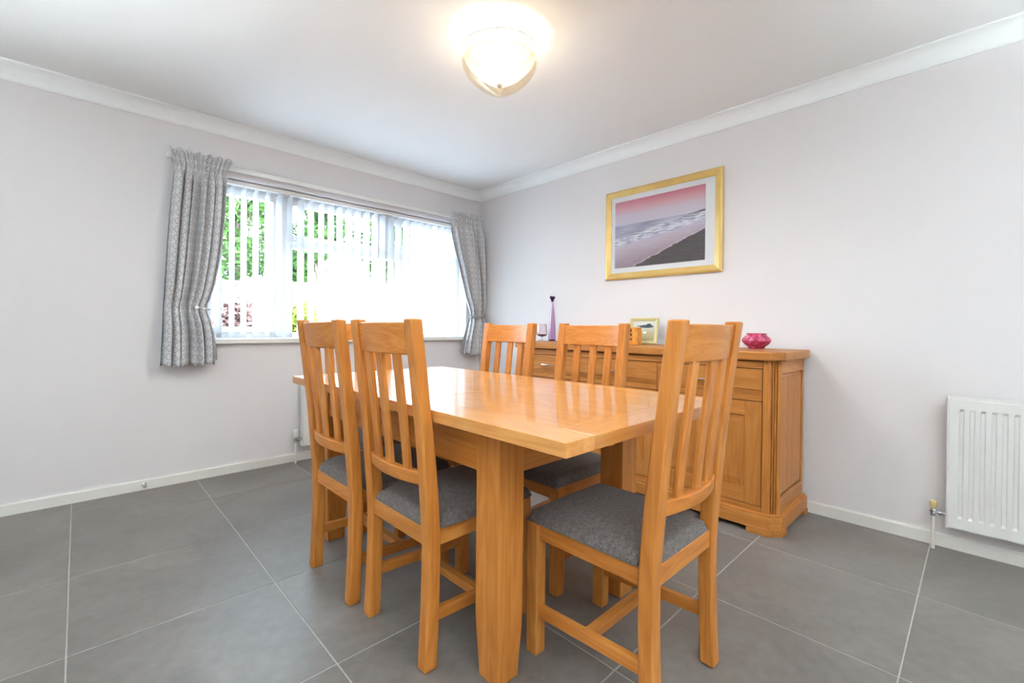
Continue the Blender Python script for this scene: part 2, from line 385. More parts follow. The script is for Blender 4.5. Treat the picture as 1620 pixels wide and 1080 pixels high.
for xx in (LX0 + 0.16, LX1 - 0.19):
    tb(xx, TY0 + 0.06, TZ - TT - 0.03, xx + 0.03, LY0 - .0, TZ - TT).build('slide_runner', 'oak_y', table, bevel=0.001)
    tb(xx, LY1, TZ - TT - 0.03, xx + 0.03, TY1 - 0.06, TZ - TT).build('slide_runner', 'oak_y', table, bevel=0.001)

# ------------------------------------------------------------------ chairs (local: faces +Y, footprint centred on the origin)
CW, CD, LGW = 0.396, 0.445, 0.043
REAR = [(0, 0), (.10, .005), (.20, .009), (.30, .011), (.38, .0105), (.46, .006), (.58, -.004), (.70, -.014), (.80, -.026), (.92, -.040), (1.045, -.057)]
FRNT = [(0, .045), (.10, .049), (.20, .052), (.30, .054), (.38, .054), (.46, .050), (.58, .040), (.70, .027), (.80, .013), (.92, -.001), (1.045, -.017)]
def make_chair():
    r = empty('dining_chair', label='x', cat='chair', group='oak dining chairs around the table')
    yr = -CD / 2; hx = CW / 2
    pr = lambda z: yr + smooth_lerp(REAR, z); pf = lambda z: yr + smooth_lerp(FRNT, z)
    for sx in (-1, 1):
        xa, xb = sorted((sx * hx, sx * (hx - LGW)))
        rings = []
        for k in range(23):
            z = 1.045 * k / 22
            rings.append([(xa, pr(z), z), (xb, pr(z), z), (xb, pf(z), z), (xa, pf(z), z)])
        MB().loft(rings).build('back_post', 'oak_z', r, bevel=0.005, smooth=True)
        MB().box(xa, CD / 2 - LGW, 0, xb, CD / 2, 0.412).build('front_leg', 'oak_z', r, bevel=0.004)
        xm = sx * (hx - LGW / 2)
        MB().box(xm - .010, pf(.36) - .008, .362, xm + .012, CD / 2 - LGW + .003, .416).build('seat_rail', 'oak_y', r, bevel=0.003)
        MB().loft([[(xm - .010, pf(.15) - .006, .134), (xm + .010, pf(.15) - .006, .134), (xm + .010, pf(.15) - .006, .170), (xm - .010, pf(.15) - .006, .170)],
                   [(xm - .010, CD / 2 - LGW + .004, .118), (xm + .010, CD / 2 - LGW + .004, .118), (xm + .010, CD / 2 - LGW + .004, .154), (xm - .010, CD / 2 - LGW + .004, .154)]]).build('stretcher', 'oak_y', r, bevel=0.002)
    xi = hx - LGW
    MB().box(-xi - .004, CD / 2 - .032, .362, xi + .004, CD / 2 - .010, .416).build('seat_rail', 'oak_x', r, bevel=0.003)
    MB().box(-xi - .004, pr(.39) + .008, .362, xi + .004, pr(.39) + .030, .416).build('seat_rail', 'oak_x', r, bevel=0.003)
    MB().box(-hx + LGW / 2 + .008, -.012, .130, hx - LGW / 2 - .008, .016, .160).build('cross_stretcher', 'oak_x', r, bevel=0.002)
    bow = lambda x: .024 * (1 - (x / xi) ** 2)
    def rail(z0, z1, th, name, off):
        rings = []
        for k in range(15):
            x = -xi - .003 + (2 * xi + .006) * k / 14
            def c(z): return (pr(z) + pf(z)) / 2 + off - bow(x)
            rings.append([(x, c(z0) - th / 2, z0), (x, c(z0) + th / 2, z0), (x, c(z1) + th / 2, z1), (x, c(z1) - th / 2, z1)])
        MB().loft(rings).build(name, 'oak_x', r, bevel=0.004, smooth=True)
    rail(.938, 1.035, .024, 'top_rail', .003); rail(.545, .586, .028, 'lower_rail', .0)
    for xc in (-.091, 0, .091):
        rings = []
        for k in range(9):
            z = .580 + (.944 - .580) * k / 8
            c = (pr(z) + pf(z)) / 2 - bow(xc)
            rings.append([(xc - .0185, c - .007, z), (xc + .0185, c - .007, z), (xc + .0185, c + .007, z), (xc - .0185, c + .007, z)])
        MB().loft(rings).build('slat', 'oak_z', r, bevel=0.003, smooth=True)
    # padded seat: outline with notches for the back posts
    HX, YB, YN, YFr, XN = hx - .004, pr(.43) + .012, pf(.43) + .004, CD / 2 + .006, xi - .004
    N = 44; xs = [-HX + 2 * HX * i / N for i in range(N + 1)]; ys = [YB + (YFr - YB) * i / N for i in range(N + 1)]
    def edge(x, y):
        d = min(HX - abs(x), YFr - y, y - YB)
        if y < YN and abs(x) > XN: return 0.0
        if y < YN: d = min(d, XN - abs(x))
        elif abs(x) > XN: d = min(d, y - YN)
        else:
            d = min(d, math.hypot(XN - abs(x), y - YN))
        return max(d, 0)
    R = .032; bmx = bmesh.new(); top = {}
    for i, x in enumerate(xs):
        for j, y in enumerate(ys):
            d = edge(x, y); k = min(d / R, 1)
            z = .420 + .030 * math.sqrt(max(0, 1 - (1 - k) ** 2)) + .014 * (1 - (x / HX) ** 2) * (1 - ((y - (YB + YFr) / 2) / ((YFr - YB) / 2)) ** 2)
            top[i, j] = bmx.verts.new((x, y, z))
    for i in range(N):
        for j in range(N):
            cx, cy = (xs[i] + xs[i + 1]) / 2, (ys[j] + ys[j + 1]) / 2
            if cy < YN and abs(cx) > XN: continue
            bmx.faces.new((top[i, j], top[i + 1, j], top[i + 1, j + 1], top[i, j + 1]))
    for v_ in [v_ for v_ in bmx.verts if not v_.link_faces]: bmx.verts.remove(v_)
    be = [e for e in bmx.edges if e.is_boundary]
    ret = bmesh.ops.extrude_edge_only(bmx, edges=be)
    nv = [g for g in ret['geom'] if isinstance(g, bmesh.types.BMVert)]
    for v_ in nv: v_.co.z = .413
    bmesh.ops.holes_fill(bmx, edges=[e for e in bmx.edges if e.is_boundary], sides=0)
    bmesh.ops.recalc_face_normals(bmx, faces=bmx.faces)
    me = bpy.data.meshes.new('seat_cushion'); bmx.to_mesh(me); bmx.free(); me.materials.append(MATS['seat_fabric'])
    me.polygons.foreach_set('use_smooth', [True] * len(me.polygons)); me.set_sharp_from_angle(angle=math.radians(60))
    o = bpy.data.objects.new('seat_cushion', me); COL.objects.link(o); o.parent = r
    return r
chair0 = make_chair()
H = CD / 2
SEATS = [  # x, y, heading (0 faces +y), label
    (-1.750, -3.034 + H, 0.0, 'oak slat-back chair with grey seat at the near end of the table'),
    (-2.240 + H, -2.263, -PI / 2, 'oak slat-back chair on the left of the table, beside the nearest table leg'),
    (-2.262 + H, -1.800, -PI / 2, 'oak slat-back chair on the left of the table, leftmost of all the chairs'),
    (-1.220 - H, -2.280, PI / 2, 'oak slat-back chair between table and sideboard, its back in front of the sideboard drawers'),
    (-1.254 - H, -1.734, PI / 2, 'oak slat-back chair between table and sideboard, nearest the right-hand curtain'),
    (-1.770, -1.035 - H, PI, 'oak slat-back chair at the far end of the table under the window, mostly hidden'),
]
for k, (x, y, a, lb) in enumerate(SEATS):
    o = chair0 if k == 0 else copy_tree(chair0)
    o.location = (x, y, 0); o.rotation_euler = (0, 0, a); o['label'] = lb

# ------------------------------------------------------------------ sideboard against the right wall
F, SY, NY, CH = -0.505, -2.895, -1.045, 0.045     # front plane, right end, left end, corner chamfer
sb = empty('sideboard', ((F + 0) / 2, (SY + NY) / 2, 0), label='long oak sideboard with three drawers over three doors against the right wall', cat='sideboard')
def sp(m, name, mt, parent=sb, **k):
    o = m.build(name, mt, None, **k); o.parent = parent
    o.matrix_parent_inverse = Matrix.Translation(-Vector(sb.location)) if parent is sb else Matrix(); return o
def chamf(f, s, n, c, back=-0.022): return [(back, s), (f + c, s), (f, s + c), (f, n - c), (f + c, n), (back, n)]
ZT, ZTB = 0.912, 0.868
sp(MB().prism(chamf(F - .028, SY - .024, NY + .024, .058), 2, ZTB, ZT), 'worktop', 'sideboard_oak_y', bevel=0.006)
sp(MB().prism(chamf(F + .012, SY + .012, NY - .012, .05, -.03), 2, .10, ZTB), 'carcass', 'dark_gap')
sp(MB().prism(chamf(F - .022, SY - .020, NY + .020, .056), 2, .026, .094).prism(chamf(F - .012, SY - .010, NY + .010, .05), 2, .094, .104), 'plinth', 'sideboard_oak_y', bevel=0.003)
for s, e in ((SY - .024, 1), (NY + .024, -1)):
    y = lambda d: s + e * d
    poly = [(F - .026 + .17 * 0, y(.155)), (F - .026, y(.060)), (F + .034, y(0)), (F + .095, y(0)), (F + .095, y(.155))]
    sp(MB().prism(poly, 2, 0, .026), 'foot', 'sideboard_oak_y', bevel=0.002)
    sp(MB().box(-.085, min(y(0), y(.1)), 0, -.022, max(y(0), y(.1)), .026), 'foot', 'sideboard_oak_y', bevel=0.002)
# fluted corner posts
for s, e in ((SY, 1), (NY, -1)):
    A = Vector((F, s + e * CH)); B = Vector((F + CH, s)); d = (B - A); nrm = Vector((d.y, -d.x)).normalized()
    if nrm.dot(Vector((1, e))) < 0: nrm = -nrm           # into the body
    pts = [(F, s + e * .068), tuple(A)]
    for c in (.30, .50, .70):
        for t, dep in ((c - .065, 0), (c - .05, .009), (c + .05, .009), (c + .065, 0)):
            q = A + d * t + nrm * dep; pts.append((q.x, q.y))
    pts += [tuple(B), (F + CH + .010, s), (F + CH + .010, s + e * .068)]
    sp(MB().prism(pts, 2, .104, ZTB), 'corner_post', 'sideboard_oak_z')
    # end frame and panel
    ya, yb = sorted((s + e * .002, s + e * .03))
    xa, xb = F + CH + .012, -.03
    sp(MB().box(xa, ya, .800, xb, yb, ZTB), 'end_rail', 'sideboard_oak_x', bevel=0.002)
    sp(MB().box(xa, ya, .104, xb, yb, .180), 'end_rail', 'sideboard_oak_x', bevel=0.002)
    sp(MB().box(xb - .035, ya, .180, xb, yb, .800), 'end_stile', 'sideboard_oak_z', bevel=0.002)
    yo, yi = s + e * .005, s + e * .014
    sp(MB().loft([[(xa, yi, .180), (xb - .035, yi, .180), (xb - .035, yi, .800), (xa, yi, .800)],
                  [(xa + .016, yo, .205), (xb - .050, yo, .205), (xb - .050, yo, .775), (xa + .016, yo, .775)]]).build('end_panel', 'sideboard_oak_z'), 'x', 'x') if False else \
    sp(MB().loft([[(xa, yi + e * .01, .180), (xb - .035, yi + e * .01, .180), (xb - .035, yi + e * .01, .800), (xa, yi + e * .01, .800)],
                  [(xa, yi, .180), (xb - .035, yi, .180), (xb - .035, yi, .800), (xa, yi, .800)],
                  [(xa + .016, yo, .198), (xb - .050, yo, .198), (xb - .050, yo, .782), (xa + .016, yo, .782)]]), 'end_panel', 'sideboard_oak_z')
DA, DB = SY + .070, NY - .070
sp(MB().box(F + .001, DA, .826, F + .02, DB, ZTB - .006), 'top_rail', 'sideboard_oak_y', bevel=0.002)
sp(MB().box(F + .001, DA, .104, F + .02, DB, .130), 'bottom_rail', 'sideboard_oak_y', bevel=0.002)
DWID = (DB - DA) / 3
def bar_handle(c, vertical, parent):
    L = .058
    pts = [(-.001, -L), (-.016, -L + .004), (-.021, -L + .016), (-.022, 0), (-.021, L - .016), (-.016, L - .004), (-.001, L)]
    P = [((c[0] + a, c[1] + t, c[2]) if not vertical else (c[0] + a, c[1], c[2] + t)) for a, t in pts]
    sp(MB().tube(P, .0052, 10), 'handle', 'chrome', parent, smooth=True)
for k in range(3):
    y0, y1 = DA + k * DWID + .0022, DA + (k + 1) * DWID - .0022
    # drawer front with three grooves (profile in z,x extruded along y)
    zs = [(.662, 0)]
    for zg in (.694, .705, .716): zs += [(zg - .0028, 0), (zg - .0020, .006), (zg + .0020, .006), (zg + .0028, 0)]
    zs += [(.822, 0)]
    poly = [(z, F - .001 + d) for z, d in zs] + [(.822, F + .018), (.662, F + .018)]
    dr = sp(MB().prism(poly, 1, y0, y1), 'drawer', 'sideboard_oak_y')
    bar_handle((F - .001, (y0 + y1) / 2, .752), False, dr)
    # framed door with a raised panel
    z0, z1, st = .133, .657, .078
    dd = sp(MB().box(F - .001, y0, z0, F + .018, y0 + st, z1), 'door', 'sideboard_oak_z', bevel=0.002)
    sp(MB().box(F - .001, y1 - st, z0, F + .018, y1, z1), 'door_stile', 'sideboard_oak_z', dd, bevel=0.002)
    sp(MB().box(F - .001, y0 + st, z1 - st * .95, F + .018, y1 - st, z1), 'door_rail', 'sideboard_oak_y', dd, bevel=0.002)
    sp(MB().box(F - .001, y0 + st, z0, F + .018, y1 - st, z0 + st), 'door_rail', 'sideboard_oak_y', dd, bevel=0.002)
    pa, pb, pc, pd = y0 + st, y1 - st, z0 + st, z1 - st * .95
    sp(MB().loft([[(F + .017, pa, pc), (F + .017, pb, pc), (F + .017, pb, pd), (F + .017, pa, pd)],
                  [(F + .010, pa, pc), (F + .010, pb, pc), (F + .010, pb, pd), (F + .010, pa, pd)],
                  [(F + .002, pa + .04, pc + .04), (F + .002, pb - .04, pc + .04), (F + .002, pb - .04, pd - .04), (F + .002, pa + .04, pd - .04)]]), 'door_panel', 'sideboard_oak_z', dd)
    bar_handle((F - .001, y1 - .035 if k < 2 else y0 + .035, .54), True, dd)

# ------------------------------------------------------------------ picture
PYA, PYB, PZA, PZB, FWD = -2.430, -1.548, 1.392, 2.062, 0.048
pic = empty('framed_picture', (-.005, (PYA + PYB) / 2, (PZA + PZB) / 2), label='gold framed seascape print with pink sky hanging above the sideboard', cat='picture')
def pp(m, name, mt, **k):
    o = m.build(name, mt, None, **k); o.parent = pic; o.matrix_parent_inverse = Matrix.Translation(-Vector(pic.location)); return o
m = mat('gold_frame', lin((226, 188, 104)), 0.36, 0.3); nt, b = nodes(m); v, _ = objvec(nt, (9, 9, 9)); n = noise(nt, v, 1.0, 2)
nt.links.new(ramp(nt, n.outputs[0], [(0.3, lin((216, 180, 104))), (0.7, lin((226, 194, 122)))]), b.inputs['Base Color'])
mottled('mount_card', (238, 240, 244), 0.9, 0.1, 0.01)
def frame_side(a, b_, c, d, par_fn, mt):        # outer a-b, inner c-d corners in (y,z); hip profile
    rings = []
    for (oy, oz), (iy, iz) in ((a, c), (b_, d)):
        L = lambda t: (oy + (iy - oy) * t, oz + (iz - oz) * t)
        rings.append([(-.003, *L(0)), (-.016, *L(0)), (-.024, *L(.18)), (-.026, *L(.34)), (-.017, *L(.86)), (-.014, *L(1)), (-.003, *L(1))])
    par_fn(MB().loft(rings), 'frame_side', mt)
O = [(PYB, PZB), (PYA, PZB), (PYA, PZA), (PYB, PZA)]
I = [(PYB - FWD, PZB - FWD), (PYA + FWD, PZB - FWD), (PYA + FWD, PZA + FWD), (PYB - FWD, PZA + FWD)]
for k in range(4): frame_side(O[k], O[(k + 1) % 4], I[k], I[(k + 1) % 4], pp, 'gold_frame')
pp(MB().box(-.010, PYA + .04, PZA + .04, -.004, PYB - .04, PZB - .04), 'mount', 'mount_card')
QA, QB, QC, QD = -2.318, -1.630, 1.478, 1.975     # print y range, z range
def print_plane(name, x, ya, yb, za, zb, mt, par):  # u runs left to right as seen from the room
    me = bpy.data.meshes.new(name)
    me.from_pydata([(x, yb, za), (x, ya, za), (x, ya, zb), (x, yb, zb), (x + .001, yb, za), (x + .001, ya, za), (x + .001, ya, zb), (x + .001, yb, zb)], [],
                   [(0, 1, 2, 3), (7, 6, 5, 4), (0, 4, 5, 1), (1, 5, 6, 2), (2, 6, 7, 3), (3, 7, 4, 0)]); me.update()
    uvl = me.uv_layers.new(name='print')
    cc = [(0, 0), (1, 0), (1, 1), (0, 1)]
    for li, l in enumerate(me.loops): uvl.data[li].uv = cc[l.vertex_index % 4]
    me.materials.append(MATS[mt]); o = bpy.data.objects.new(name, me); COL.objects.link(o); o.parent = par
    o.matrix_parent_inverse = Matrix.Translation(-Vector(par.location)); return o
def uvs(m):
    nt, b = nodes(m); uv = nt.nodes.new('ShaderNodeUVMap'); uv.uv_map = 'print'
    sp_ = nt.nodes.new('ShaderNodeSeparateXYZ'); nt.links.new(uv.outputs[0], sp_.inputs[0])
    return nt, b, uv.outputs[0], V(nt, sp_.outputs[0]), V(nt, sp_.outputs[1])
m = mat('seascape_print', rough=0.6, spec=0.2); nt, b, uvv, u, v = uvs(m)
def stretched(sx, sy, sc, det=4):
    a = nt.nodes.new('ShaderNodeVectorMath'); a.operation = 'MULTIPLY'; a.inputs[1].default_value = (sx, sy, 1); nt.links.new(uvv, a.inputs[0])
    return V(nt, noise(nt, a.outputs[0], sc, det, 0.6, 0.3).outputs[0])
nz = stretched(1.3, 8.0, 3.0); nf = stretched(3.0, 14.0, 3.0)
sky = ramp(nt, v.s, [(0.64, lin((212, 208, 222))), (0.78, lin((212, 200, 214))), (0.88, lin((220, 170, 182))), (1.0, lin((208, 126, 142)))])
sea = ramp(nt, (nz * 0.9 + 0.02).s, [(0.25, lin((132, 132, 160))), (0.5, lin((176, 176, 200))), (0.75, lin((222, 222, 236)))])
c = mixc(nt, v.step(0.640, 0.652), sea, sky)
head = (u.step(0.82, 1.0) * 0.028 + 0.642 + nf * 0.006)
c = mixc(nt, (v - head).lt(0.0).op('MULTIPLY', v.gt(0.636)).op('MULTIPLY', u.gt(0.83)), c, lin((92, 86, 104)))
shore = u * 0.22 + 0.315 + (nz - 0.5) * 0.10
s_ = v - shore                                   # height above the shoreline
foam = nf.step(0.40, 0.60)
band = s_.step(-0.03, 0.02) * (s_ * -1.0).step(-0.17, -0.09)
c = mixc(nt, band * foam * 0.95, c, lin((238, 240, 248)))
dk = nz.step(0.55, 0.68) * s_.step(0.02, 0.06) * (s_ * -1.0).step(-0.15, -0.10) * (u * -1.0).step(-0.75, -0.35)
c = mixc(nt, dk * 0.8, c, lin((74, 80, 104)))
wet = ramp(nt, (s_ * 1.6 + 0.95 + (nf - 0.5) * 0.3).s, [(0.3, lin((150, 132, 140))), (0.6, lin((176, 160, 172))), (0.95, lin((206, 198, 214)))])
c = mixc(nt, (s_ * -1.0).step(-0.01, 0.02), c, wet)
sand = u * 0.54 - 0.115 + (nz - 0.5) * 0.07 - v
edge_ = sand.step(-0.02, 0.004) * (sand * -1.0).step(-0.012, 0.0)
c = mixc(nt, edge_ * 0.6, c, lin((226, 214, 226)))
c = mixc(nt, sand.step(0.0, 0.012), c, ramp(nt, nf.s, [(0.3, lin((82, 78, 80))), (0.7, lin((106, 100, 102)))]))
nt.links.new(c, b.inputs['Base Color'])
print_plane('print', -.0115, QA, QB, QC, QD, 'seascape_print', pic)
pp(MB().box(-.0150, PYA + .045, PZA + .045, -.0138, PYB - .045, PZB - .045), 'picture_pane', 'picture_glass')

# ------------------------------------------------------------------ radiators
def radiator(x0, x1, z0, z1, label, loc, rz, valve_head, head_mat):
    """local: wall is y=0, room is -y; left edge at x0"""
    r = empty('radiator', loc, rz, label=label, cat='radiator')
    yb, yf = -.035, -.088
    n = int((x1 - x0 - .05) / .0335); p0 = x0 + ((x1 - x0) - n * .0335) / 2
    # pressed front panel: flutes as a height field
    xs = [x0 + .008, p0 - .004]
    for k in range(n): a = p0 + k * .0335; xs += [a, a + .004, a + .0145, a + .0185]
    xs += [p0 + n * .0335 + .002, x1 - .008]
    def dep(k): 
        if k < 2 or k >= len(xs) - 2: return 0
        return .007 if (k - 2) % 4 in (1, 2) else 0
    zz = [(z0 + .006, 0), (z0 + .052, 0), (z0 + .064, 1), (z1 - .064, 1), (z1 - .052, 0), (z1 - .012, 0), (z1 - .004, -1.2)]
    m = MB()
    for zi in zz: pass
    nv = len(xs)
    for z, k in zz:
        m.v += [(x, yf + (dep(i) * max(k, 0) - min(k, 0) * .004), z) for i, x in enumerate(xs)]
    for i in range(len(zz) - 1):
        for j in range(nv - 1): a = i * nv + j; m.f.append((a, a + 1, a + 1 + nv, a + nv))
    m.build('front_panel', 'radiator_white', r)
    MB().box(x0 + .004, yf + .008, z0, x1 - .004, yb, z0 + .012).box(x0 + .01, yb - .012, z0 + .012, x1 - .01, yb, z1 - .02).build('back_panel', 'radiator_white', r)
    for a in (x0, x1 - .008): MB().box(a, yf - .002, z0, a + .008, yb + .006, z1).build('side_panel', 'radiator_white', r, bevel=.003)
    # top grille: bars with slots between
    MB().box(x0 + .008, yf + .002, z1 - .006, x1 - .008, yf + .014, z1 - .001).box(x0 + .008, yb - .014, z1 - .006, x1 - .008, yb, z1 - .001).build('grille_rail', 'radiator_white', r)
    k = 0; a = x0 + .012; gm = MB()
    while a < x1 - .014: gm.box(a, yf + .014, z1 - .005, a + .004, yb - .014, z1 - .0015); a += .0125
    g = gm.build('grille', 'radiator_white', r); g['kind'] = 'stuff'
    MB().box(x0 + .008, yf + .014, z1 - .05, x1 - .008, yb - .014, z1 - .045).build('convector', 'dark_gap', r)
    for a in (x0 + .12, x1 - .16): MB().box(a, yb, z0 + .05, a + .03, -.0005, z1 - .06).build('wall_bracket', 'radiator_white', r)
    # valve on the left: pipe, body, tail, head
    vx, vy, vz = x0 - .042, (yf + yb) / 2 - .004, z0 + .055
    MB().tube([(vx, vy, .0), (vx, vy, vz - .012)], .0078, 14).build('pipe', 'pipe_white', r, smooth=True)
    vb = MB().lathe([(.0085, -.018), (.012, -.016), (.012, -.004), (.0145, -.002), (.0145, .010), (.011, .014), (.011, .020)], (vx, vy, vz), 16)
    vb.tube([(vx, vy, vz), (vx + .016, vy, vz), (vx + .018, vy, vz), (vx + .03, vy, vz), (vx + .032, vy, vz), (x0 + .004, vy, vz)], [.0075, .0075, .011, .011, .008, .008], 14)
    v_ = vb.build('valve', 'chrome' if head_mat == 'brass_cream' else 'pewter', r, smooth=True)
    MB().lathe(valve_head, (vx, vy, vz), 20).build('valve_cap', head_mat, v_, smooth=True)
    return r
# right: wall x=0, room -x ; local x -> world -y
radiator(0, 1.25, .118, .722, 'white panel radiator on the right wall, with a cream valve cap', (0, -3.476, 0), -PI / 2,
         [(.012, .018), (.0145, .022), (.0155, .045), (.0145, .050), (.006, .051)], 'brass_cream')
radiator(0, 1.15, .118, .600, 'white panel radiator under the window behind the dining table', (-1.765, 0, 0), 0.0,
         [(.014, .018), (.018, .024), (.018, .062), (.016, .072), (.010, .078)], 'gloss_white')

# ------------------------------------------------------------------ blind, track, curtains
bl = empty('vertical_blind', ((WX0 + WX1) / 2, .07, WZ0), label='white vertical blind with its vanes turned half open across the window', cat='blind')
def bp_(m, name, mt, parent=bl, **k):
    o = m.build(name, mt, None, **k); o.parent = parent; o.matrix_parent_inverse = Matrix.Translation(-Vector(bl.location)); return o
BY = .060
bp_(MB().prism([(BY - .020, WZ1 - .034), (BY + .020, WZ1 - .034), (BY + .022, WZ1 - .006), (BY - .022, WZ1 - .006)], 0, WX0 + .012, WX1 - .012), 'headrail', 'gloss_white', bevel=.002)
VW, VS, TH = .089, .0765, math.radians(101)
nV = int((WX1 - WX0 - .09) / VS)
vm = MB(); h0, h1 = WZ0 + .018, WZ1 - .050
ring = []
for z in (h0, h0 + .004, (h0 + h1) / 2, h1):
    ring.append([(-VW / 2, -.0006, z), (VW / 2, -.0006, z), (VW / 2, .0006, z), (-VW / 2, .0006, z)])
vm.loft(ring)
hm = MB().box(-.004, -.004, h1 - .004, .004, .004, WZ1 - .032).box(-.016, -.002, h1 - .012, .016, .002, h1 + .004)
wm = MB().box(-VW / 2 + .002, -.0022, h0 + .001, VW / 2 - .002, .0022, h0 + .028)
first = None
for k in range(nV + 1):
    x = WX0 + .05 + k * VS + random.uniform(-.004, .004); a = TH + random.uniform(-.06, .06)
    if first is None:
        o = vm.build('vane', 'blind_fabric', bl); h_ = hm.build('hanger', 'upvc_white', o); w_ = wm.build('weight_pocket', 'blind_fabric', o); first = (o, h_, w_)
    else:
        o = first[0].copy(); COL.objects.link(o); o.parent = bl
        for q in first[1:]: c_ = q.copy(); COL.objects.link(c_); c_.parent = o
    o.location = (x - bl.location.x, BY - bl.location.y, -bl.location.z); o.rotation_euler = (0, 0, a)
# curtain track
tr = empty('curtain_track', (-1.3, -.03, 2.07), label='cream curtain track running along the wall above the window', cat='curtain track')
def tp(m, name, mt, **k):
    o = m.build(name, mt, None, **k); o.parent = tr; o.matrix_parent_inverse = Matrix.Translation(-Vector(tr.location)); return o
tp(MB().prism([(-.030, 2.068), (-.030, 2.094), (-.046, 2.096), (-.050, 2.090), (-.050, 2.068), (-.044, 2.064)], 0, -2.58, -.03), 'rail', 'track_cream', bevel=.002)
for xx in (-2.45, -1.9, -1.3, -.7, -.15): tp(MB().box(xx - .01, -.034, 2.074, xx + .01, 0, 2.092), 'bracket', 'track_cream', bevel=.002)

def curtain(label, group, XL, XR, HEM, ztop, ntop, nbody, seed, flip):
    rnd = random.Random(seed)
    r = empty('curtain', ((XL[0][1] + XR[0][1]) / 2, -.09, HEM), label=label, cat='curtain', group=group)
    NC, NR = 220, 64
    zs = [HEM + (ztop - HEM) * (i / NR) for i in range(NR + 1)]
    ph = [rnd.uniform(0, 6.28) for _ in range(6)]
    rows = []
    for z in zs:
        xl, xr = smooth_lerp(XL, z), smooth_lerp(XR, z)
        kh = max(0, min(1, (z - 1.93) / .10)); kh = kh * kh * (3 - 2 * kh)           # header weight
        kf = max(0, min(1, (z - 2.045) / .06))                                        # frill weight
        kt = math.exp(-((z - 1.127) / .05) ** 2)                                      # gathered at the tieback
        row = []
        for j in range(NC + 1):
            s = j / NC
            wv = s + .018 * math.sin(2 * PI * s * 2.3 + ph[0]) + .010 * math.sin(2 * PI * s * 5 + ph[1])
            q_ = PI * nbody * 1.3 * wv + ph[2] + .25 * math.sin(z * 2 + ph[3])
            body = 1.9 * abs(math.sin(q_)) - 1.0 + .40 * math.sin(2 * PI * nbody * .8 * wv + ph[4] + z * .6)
            head = math.sin(2 * PI * ntop * s + ph[5]) + .3 * math.sin(2 * PI * ntop * .5 * s)
            y = -.096 - (1 - kh) * (.027 + .006 * (2.0 - z)) * body * (1 - .35 * kt) - kh * .0085 * head - kf * .014 * (1 + .6 * math.sin(2 * PI * ntop * .5 * s + 1))
            y += .020 * kt
            y -= .010 * max(0, 1 - (z - HEM) / .35)
            sw = .012 * (1 - kh) * math.cos(2 * PI * nbody * wv + ph[2]) * (xr - xl) / .3
            e = math.sin(PI * s) ** .5
            x = xl + (xr - xl) * s + sw * e
            row.append((x, min(y, -.054), z + (1 - (z - HEM) / (ztop - HEM)) * .008 * math.sin(2 * PI * nbody * wv * .5) + kf * .006 * math.sin(2 * PI * ntop * .5 * s + 2)))
        rows.append(row)
    mid = rows[int(NR * .6)]; U = [0.0]
    for a, b_ in zip(mid, mid[1:]): U.append(U[-1] + math.hypot(b_[0] - a[0], b_[1] - a[1]))
    ox, oy, oz = r.location
    me = bpy.data.meshes.new('drape'); n = NC + 1
    me.from_pydata([(p[0] - ox, p[1] - oy, p[2] - oz) for row in rows for p in row], [], [(i * n + j, i * n + j + 1, (i + 1) * n + j + 1, (i + 1) * n + j) for i in range(NR) for j in range(NC)])
    me.update(); uvl = me.uv_layers.new(name='cloth')
    for li, l in enumerate(me.loops):
        i, j = divmod(l.vertex_index, n); uvl.data[li].uv = (U[j], zs[i])
    me.materials.append(MATS['curtain_fabric']); me.polygons.foreach_set('use_smooth', [True] * len(me.polygons))
    o = bpy.data.objects.new('drape', me); COL.objects.link(o); o.parent = r
    md = o.modifiers.new('thickness', 'SOLIDIFY'); md.thickness = .002; md.offset = 0
    # lining edge that shows behind the pulled-back side
    lm = MB(); L = []
    for i in range(13):
        z = HEM + .028 + (1.10 - HEM - .028) * i / 12
        e = smooth_lerp(XR if flip else XL, z); k = 1 - i / 12
        sg = 1 if flip else -1
        a, b_ = e - sg * .09, e + sg * .022 * k
        L.append([(a - ox, -.050 - oy, z - oz), (b_ - ox, -.046 - oy, z - oz), (b_ - ox, -.044 - oy, z - oz), (a - ox, -.048 - oy, z - oz)])
    lm.loft(L); lm.build('lining', 'curtain_lining', r)
    return r
XL1 = [(.74, -2.612), (.78, -2.611), (1.12, -2.596), (1.38, -2.583), (1.70, -2.565), (2.02, -2.540), (2.05, -2.548), (2.11, -2.572)]
XR1 = [(.74, -2.325), (.81, -2.322), (.92, -2.326), (1.02, -2.340), (1.126, -2.364), (1.20, -2.345), (1.28, -2.325), (1.50, -2.290), (1.70, -2.272), (1.90, -2.262), (2.02, -2.258), (2.05, -2.250), (2.11, -2.226)]
curtain('grey diamond-pattern curtain held back at the left of the window', 'grey patterned curtains', XL1, XR1, .760, 2.112, 13, 5.0, 3, True)
XL2 = [(.74, -.262), (.79, -.254), (.90, -.228), (1.0, -.200), (1.127, -.168), (1.22, -.200), (1.31, -.236), (1.61, -.324), (1.85, -.395), (2.03, -.430), (2.11, -.438)]
XR2 = [(.74, -.030), (1.0, -.026), (1.13, -.024), (1.45, -.024), (1.8, -.040), (2.02, -.058), (2.11, -.060)]
curtain('grey diamond-pattern curtain tied back at the right of the window, in the corner', 'grey patterned curtains', XL2, XR2, .750, 2.116, 12, 4.5, 11, False)
